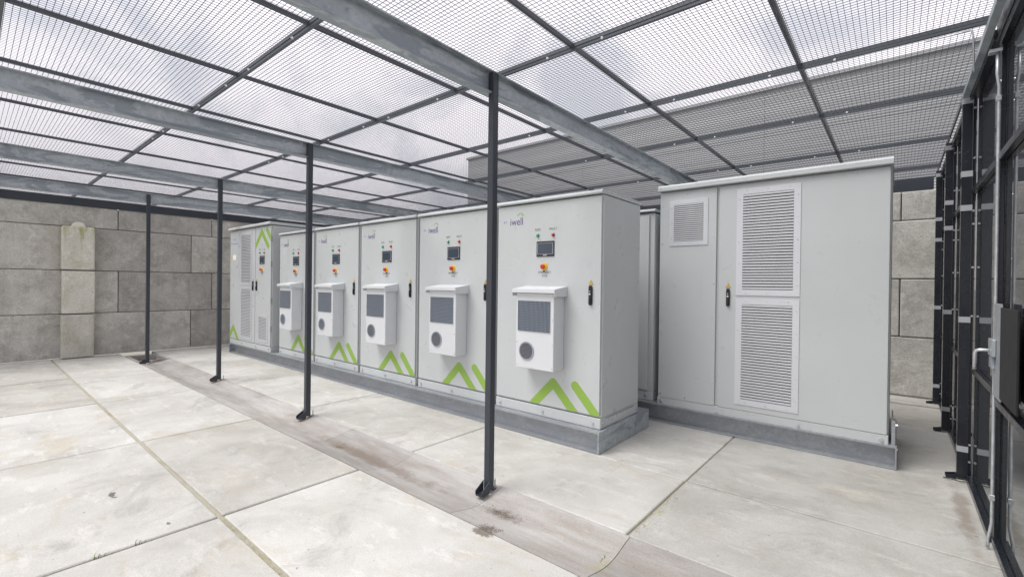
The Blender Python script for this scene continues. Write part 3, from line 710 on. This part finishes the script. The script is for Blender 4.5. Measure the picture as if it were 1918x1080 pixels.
vent(e, X(-1.191), Z(0.318), X(-0.660), Z(1.338), yd, 35, 0.055, (3, 5))
door_handle(e, X(-1.260), Z(1.345), yd)
for u, z in ((-1.93, 2.30), (-1.67, 2.405), (-1.40, 2.40), (-1.93, 1.90), (-1.40, 1.95), (-1.93, 1.43), (-1.40, 1.48), (-1.93, 0.95), (-1.40, 0.98), (-1.93, 0.50), (-1.40, 0.50), (-1.93, 0.30), (-1.67, 0.29), (-1.40, 0.29)): screw(e, X(u), yd - 0.0003, Z(z), 0.0085)
for u in (-1.925, -1.36, -0.66, -0.075): big_bolt(e, X(u), yd + 0.003, Z(0.216))

# plain cabinet behind, seen in the gap between the rows
W, D, Y0, xl = 1.222, 0.9, 4.875, -3.255
e = empty('plain_cabinet', (xl + W/2, Y0 + D/2, 0.187), 'plain grey cabinet seen only as a strip in the gap beside the double cabinet', 'cabinet')
ox, oy, oz = e.location; X = lambda x: x - ox; Z = lambda z: z - oz; yd = Y0 - oy
box('body', (X(xl), yd + 0.022, Z(0.283)), (X(xl + W), Y0 + D - oy, Z(2.246)), 'paint', e, 0.006)
box('skirt', (X(xl), yd + 0.004, Z(0.188)), (X(xl + W), Y0 + D - oy, Z(0.2815)), 'paint', e, 0.004)
roof_cap(e, X(xl), X(xl + W), yd, Y0 + D - oy, Z(2.252), Z(2.295))
box('frame', (X(xl + 0.004), yd + 0.006, Z(0.284)), (X(xl + W - 0.004), yd + 0.0215, Z(2.250)), 'paint', e, 0.003)
box('door', (X(xl + 0.06), yd - 0.012, Z(0.300)), (X(xl + W - 0.062), yd + 0.004, Z(2.225)), 'paint', e, 0.004)
big_bolt(e, X(xl + W - 0.09), yd + 0.004, Z(0.235))

# tall two-door cabinet at the far end of the row
W, D, Y0, xl = 1.93, 0.98, 3.505, -10.405
e = empty('inverter_cabinet', (xl + W/2, Y0 + D/2, 0.187), 'tall two-door grey cabinet with grey louvres at the far end of the front row', 'cabinet')
ox, oy, oz = e.location; X = lambda u: xl + u - ox; Z = lambda z: z - oz; yd = Y0 - oy
box('body', (X(0), yd + 0.022, Z(0.283)), (X(W), Y0 + D - oy, Z(2.440)), 'paint', e, 0.006)
box('skirt', (X(0), yd + 0.003, Z(0.188)), (X(W), Y0 + D - oy, Z(0.2815)), 'paint', e, 0.004)
roof_cap(e, X(0), X(W), yd, Y0 + D - oy, Z(2.442), Z(2.505), 0.03)
box('door', (X(0.012), yd, Z(0.292)), (X(1.242), yd + 0.020, Z(2.440)), 'paint', e, 0.004, 2)
box('door', (X(1.258), yd, Z(0.292)), (X(1.918), yd + 0.020, Z(2.440)), 'paint', e, 0.004, 2)
vent(e, X(0.548), Z(1.368), X(1.095), Z(2.385), yd, 32, 0.05, (2, 3))
vent(e, X(0.548), Z(0.335), X(1.105), Z(1.345), yd, 32, 0.05, (2, 3))
vent(e, X(1.385), Z(0.345), X(1.815), Z(0.840), yd, 16, 0.045, (2, 2))
door_handle(e, X(1.165), Z(1.358), yd); door_handle(e, X(1.330), Z(1.358), yd)
lamp('run_lamp', e, X(1.461), Z(1.962), yd, 'lamp_green'); lamp('fault_lamp', e, X(1.650), Z(1.960), yd, 'lamp_red')
hmi(e, X(1.452), Z(1.905), yd); estop(e, X(1.55), Z(1.660), yd)
for txt, u, z, sz in (('RUN', 1.461, 2.01, 0.034), ('FAULT', 1.65, 2.01, 0.034), ('EMERGENCY', 1.555, 1.596, 0.030), ('STOP', 1.555, 1.562, 0.030)):
    text('printed_word', txt, 'print_dark', e, X(u), Z(z), yd - 0.0008, sz, 0, 0.9, 'CENTER')
logo(e, X(0.15), Z(2.245), yd, 1.0, True)
box('blue_text_line', (X(0.05), yd - 0.0012, Z(2.176)), (X(0.42), yd + 0.0003, Z(2.192)), 'logo_blue', e)
box('paper_label', (X(0.16), yd - 0.0012, Z(1.862)), (X(0.32), yd + 0.0003, Z(1.962)), 'label_paper', e)
film('yellow_mark', [(X(0.10), Z(1.87)), (X(0.155), Z(1.87)), (X(0.128), Z(1.93))], yd, 'sticker_yellow', e)
P = clip_poly(chevron_poly(X(1.535), Z(2.345), (X(1.20), Z(2.035)), (X(1.835), Z(2.045)), 0.090), X(1.262), X(1.915), Z(2.0), Z(2.43)); film('green_chevron', P, yd, 'green_film', e)
P = clip_poly(stroke((X(1.755), Z(2.375)), (X(1.96), Z(2.165)), 0.085, True), X(1.262), X(1.915), Z(2.0), Z(2.43)); film('green_bar', P, yd, 'green_film', e)
P = clip_poly(chevron_poly(X(0.203), Z(0.525), (X(-0.06), Z(0.270)), (X(0.47), Z(0.255)), 0.088), X(0.014), X(0.52), Z(0.294), Z(2.4)); film('green_chevron', P, yd, 'green_film', e)
for u in (0.05, 0.64, 1.30, 1.86): big_bolt(e, X(u), yd + 0.003, Z(0.236))
big_bolt(e, X(W), yd + 0.06, Z(0.24), 'x')
for z in (0.6, 1.1, 1.75, 2.2): box('hinge', (X(1.916), yd - 0.004, Z(z - 0.05)), (X(1.934), yd + 0.018, Z(z + 0.05)), 'tape_grey', e)

# ------------------------------------------------------------------ fence on the right
SX = 0.462
fe = empty('sheet_fence', (0.44, 6.4, 0), 'black steel fence with glossy clear sheets and taped posts on the right', 'fence')
fl = lambda x, y, z: (x - 0.44, y - 6.4, z)
for y in (4.93, 6.45, 7.90):
    po = empty_part('fence_post', fe, fl(0, y, 0))
    box('post_face', (0.376, -0.03, 0.012), (0.436, 0.03, 2.94), 'fence_steel', po, 0.003)
    box('post_flange', (0.4375, -0.004, 0.012), (0.4545, 0.028, 2.94), 'fence_steel', po)
    for z in (2.885, 2.33, 2.072, 1.222, 0.236): box('tape_band', (0.3745, -0.0315, z - 0.022), (0.4375, 0.031, z + 0.022), 'tape_grey', po)
    bm = bmesh.new()
    for sy in (-1, 1): bm_prism(bm, [(0.376, 0.035), (0.315, 0.02), (0.315, 0.004), (0.376, 0.004)], 'y', sy * 0.0302, sy * 0.0345)
    bm_box(bm, (0.315, -0.030, 0.002), (0.3755, 0.030, 0.0085)); link('foot_bracket', mesh_of(bm, 'foot_bracket', 'fence_steel'), po)
    for z in (2.83, 2.45, 2.22, 2.05, 1.95, 1.62, 1.25, 0.27, 0.14):
        link('bolt', shared('fence_bolt', lambda bm: (bm_cyl(bm, (0, 0, 0), 'y', 0.0085, -0.008, 6), bm_cyl(bm, (0, -0.008, 0), 'y', 0.005, -0.006, 8)), 'bolt_zinc'), po, (0.446, -0.0045, z))
bays = [(3.795, 4.90), (4.955, 6.42), (6.475, 7.87), (7.93, 8.18)]
for a, b in bays:
    box('clear_sheet', fl(SX, a, 0.02), fl(SX + 0.005, b, 2.95), 'sheet', fe)
    box('bottom_rail', fl(0.425, a + 0.001, 0.004), fl(SX - 0.002, b - 0.001, 0.044), 'fence_steel', fe, 0.002)
    box('middle_rail', fl(0.432, a + 0.001, 0.846), fl(SX - 0.002, b - 0.001, 0.886), 'fence_steel', fe, 0.002)
    box('upper_rail', fl(0.432, a + 0.001, 2.170), fl(SX - 0.002, b - 0.001, 2.210), 'fence_steel', fe, 0.002)
    box('top_rail', fl(0.415, a + 0.001, 2.885), fl(SX - 0.002, b - 0.001, 2.942), 'fence_steel', fe, 0.002)
box('top_rail', fl(0.425, 1.7, 2.866), fl(SX + 0.02, 3.79, 2.975), 'fence_steel', fe, 0.002)
box('lintel_bar', fl(0.372, 1.8, 2.900), fl(0.408, 4.88, 2.940), 'galvanised', fe)
tube('bent_rod', [fl(0.12, 3.70, 2.93), fl(0.30, 3.70, 2.935), fl(0.318, 3.70, 2.93), fl(0.322, 3.70, 2.90), fl(0.33, 3.72, 2.70)], 0.0045, 'galvanised_bright', fe, 6)

ga = empty('gate', (0.44, 3.0, 0), 'black framed gate with galvanised bolt rod and handle at the right edge', 'gate')
gl_ = lambda x, y, z: (x - 0.44, y - 3.0, z)
GS = 3.76
box('stile', gl_(0.438, GS - 0.055, 0.03), gl_(0.4595, GS - 0.012, 2.86), 'fence_steel', ga, 0.003)
box('stile', gl_(0.438, GS - 0.008, 0.012), gl_(0.4595, GS + 0.030, 2.94), 'fence_steel', ga, 0.003)
box('clear_sheet', gl_(SX, 1.7, 0.04), gl_(SX + 0.005, GS - 0.01, 2.86), 'sheet', ga)
for n_, z0, z1 in (('bottom_rail', 0.03, 0.070), ('middle_rail', 0.812, 0.850), ('upper_rail', 2.17, 2.21), ('top_rail', 2.815, 2.86)):
    box(n_, gl_(0.430, 1.7, z0), gl_(SX - 0.002, GS - 0.056, z1), 'fence_steel', ga, 0.002)
for z in (2.62, 2.50, 1.98, 1.62, 0.32, 0.20): link('bolt', shared('gate_bolt', lambda bm: (bm_cyl(bm, (0, 0, 0), 'x', 0.008, -0.009, 8, 0.005)), 'bolt_zinc'), ga, gl_(0.4378, GS - 0.032, z))
RYY = GS - 0.068
tube('bolt_rod', [gl_(0.413, RYY, 0.012), gl_(0.415, RYY, 0.06), gl_(0.428, RYY, 0.15), gl_(0.428, RYY, 1.4), gl_(0.428, RYY, 2.58), gl_(0.420, RYY, 2.65), gl_(0.420, RYY, 2.77)], 0.008, 'galvanised_bright', ga, 10)
box('rod_bracket', gl_(0.385, RYY - 0.02, 2.772), gl_(0.437, RYY + 0.03, 2.788), 'galvanised', ga)
for z in (2.50, 0.28): box('rod_clip', gl_(0.416, RYY - 0.014, z), gl_(0.4375, RYY + 0.014, z + 0.03), 'galvanised_bright', ga, 0.002)
box('lock_plate', gl_(0.4225, 3.46, 0.866), gl_(0.4285, RYY - 0.012, 1.377), 'galvanised_base', ga, 0.001)
box('lock_box', gl_(0.405, RYY - 0.10, 1.085), gl_(0.4220, RYY + 0.03, 1.18), 'galvanised_bright', ga, 0.003)
box('lock_keep', gl_(0.408, RYY - 0.07, 1.02), gl_(0.4220, RYY + 0.026, 1.08), 'galvanised', ga, 0.002)
tube('lever_handle', [gl_(0.406, RYY - 0.02, 1.115), gl_(0.368, RYY - 0.01, 1.113), gl_(0.356, RYY - 0.006, 1.108), gl_(0.350, RYY - 0.004, 1.095), gl_(0.349, RYY - 0.004, 1.00)], 0.0095, 'bolt_zinc', ga, 12)
box('rubber_flap', gl_(0.419, 3.02, 0.885), gl_(0.4285, 3.455, 1.36), 'rubber', ga, 0.003)

# ------------------------------------------------------------------ small things on the floor
def debris(name, cx, cy, rx, ry, n, mat, label, cat, zf):
    rnd = random.Random(n); bm = bmesh.new()
    for k in range(n):
        x, y = rnd.gauss(0, rx), rnd.gauss(0, ry); s_ = rnd.uniform(0.0012, 0.004); a = rnd.uniform(0, 3.1)
        z = zf(cx + x, cy + y)
        v = [bm.verts.new((cx + x + s_ * math.cos(a + q) * (1.5 if q == 0 else 1), cy + y + s_ * math.sin(a + q), z + (0.0005 if q else 0.001))) for q in (0, 2.1, 4.2)]
        t_ = bm.verts.new((cx + x, cy + y, z + s_ * 0.9))
        bm.faces.new(v)
        for q in range(3): bm.faces.new((v[q], v[(q+1) % 3], t_))
    return tag(link(name, mesh_of(bm, name, mat)), label, cat, kind='stuff')
def gz(x, y):
    if 1.99 < y < 2.497: return -0.004 - 0.042 * math.sin(math.pi * (y - 1.99) / 0.507) ** 1.4
    return 0.0
debris('leaf_litter', -1.98, 2.27, 0.10, 0.03, 110, 'leaf_litter', 'dark leaf crumbs lying in the gutter below the nearest post', 'leaf litter', gz)
debris('leaf_litter', -1.86, 2.03, 0.05, 0.03, 70, 'leaf_litter', 'dark soil crumbs at the gutter edge near the nearest post', 'leaf litter', gz)
debris('moss_crumbs', -1.17, 2.85, 0.035, 0.28, 420, 'moss', 'yellowish moss crumbs along the floor joint before the double cabinet', 'moss', lambda x, y: -0.002)
debris('moss_crumbs', -2.6, 1.032, 0.45, 0.010, 500, 'moss', 'yellowish moss crumbs in the long floor joint in the foreground', 'moss', lambda x, y: -0.010)
def grass(cx, cy, n, label):
    rnd = random.Random(int(cx * 100)); bm = bmesh.new()
    for k in range(n):
        x, y = cx + rnd.gauss(0, 0.006), cy + rnd.gauss(0, 0.022); a = rnd.uniform(0, 6.28); h = rnd.uniform(0.012, 0.035); d = Vector((math.cos(a), math.sin(a), 0)); pr = Vector((-d.y, d.x, 0)) * 0.0016
        p0 = Vector((x, y, -0.012)); p1 = p0 + d * h * .35 + Vector((0, 0, h * .8)); p2 = p0 + d * h * 1.2 + Vector((0, 0, h))
        a0, a1, b0, b1, c0 = [bm.verts.new(q) for q in (p0 - pr, p0 + pr, p1 - pr, p1 + pr, p2)]
        bm.faces.new((a0, a1, b1, b0)); bm.faces.new((b0, b1, c0))
    return tag(link('grass_tuft', mesh_of(bm, 'grass_tuft', 'grass_blade')), label, 'grass', kind='stuff')
grass(-3.18, 0.64, 9, 'tiny green grass blades growing in the foreground floor joint')
grass(-3.18, 0.47, 12, 'second tiny grass tuft nearer the bottom of the picture in the joint')
grass(-1.18, 2.20, 7, 'few thin grass blades at the gutter joint before the double cabinet')

cb_ = tube('cable', [(0.30, 4.86, 0.006), (0.335, 4.83, 0.012), (0.365, 4.85, 0.006), (0.395, 4.82, 0.010), (0.42, 4.85, 0.006)], 0.004, 'black_plastic', None, 6)
tag(cb_, 'short black cable end lying by the foot of the nearest fence post', 'cable')
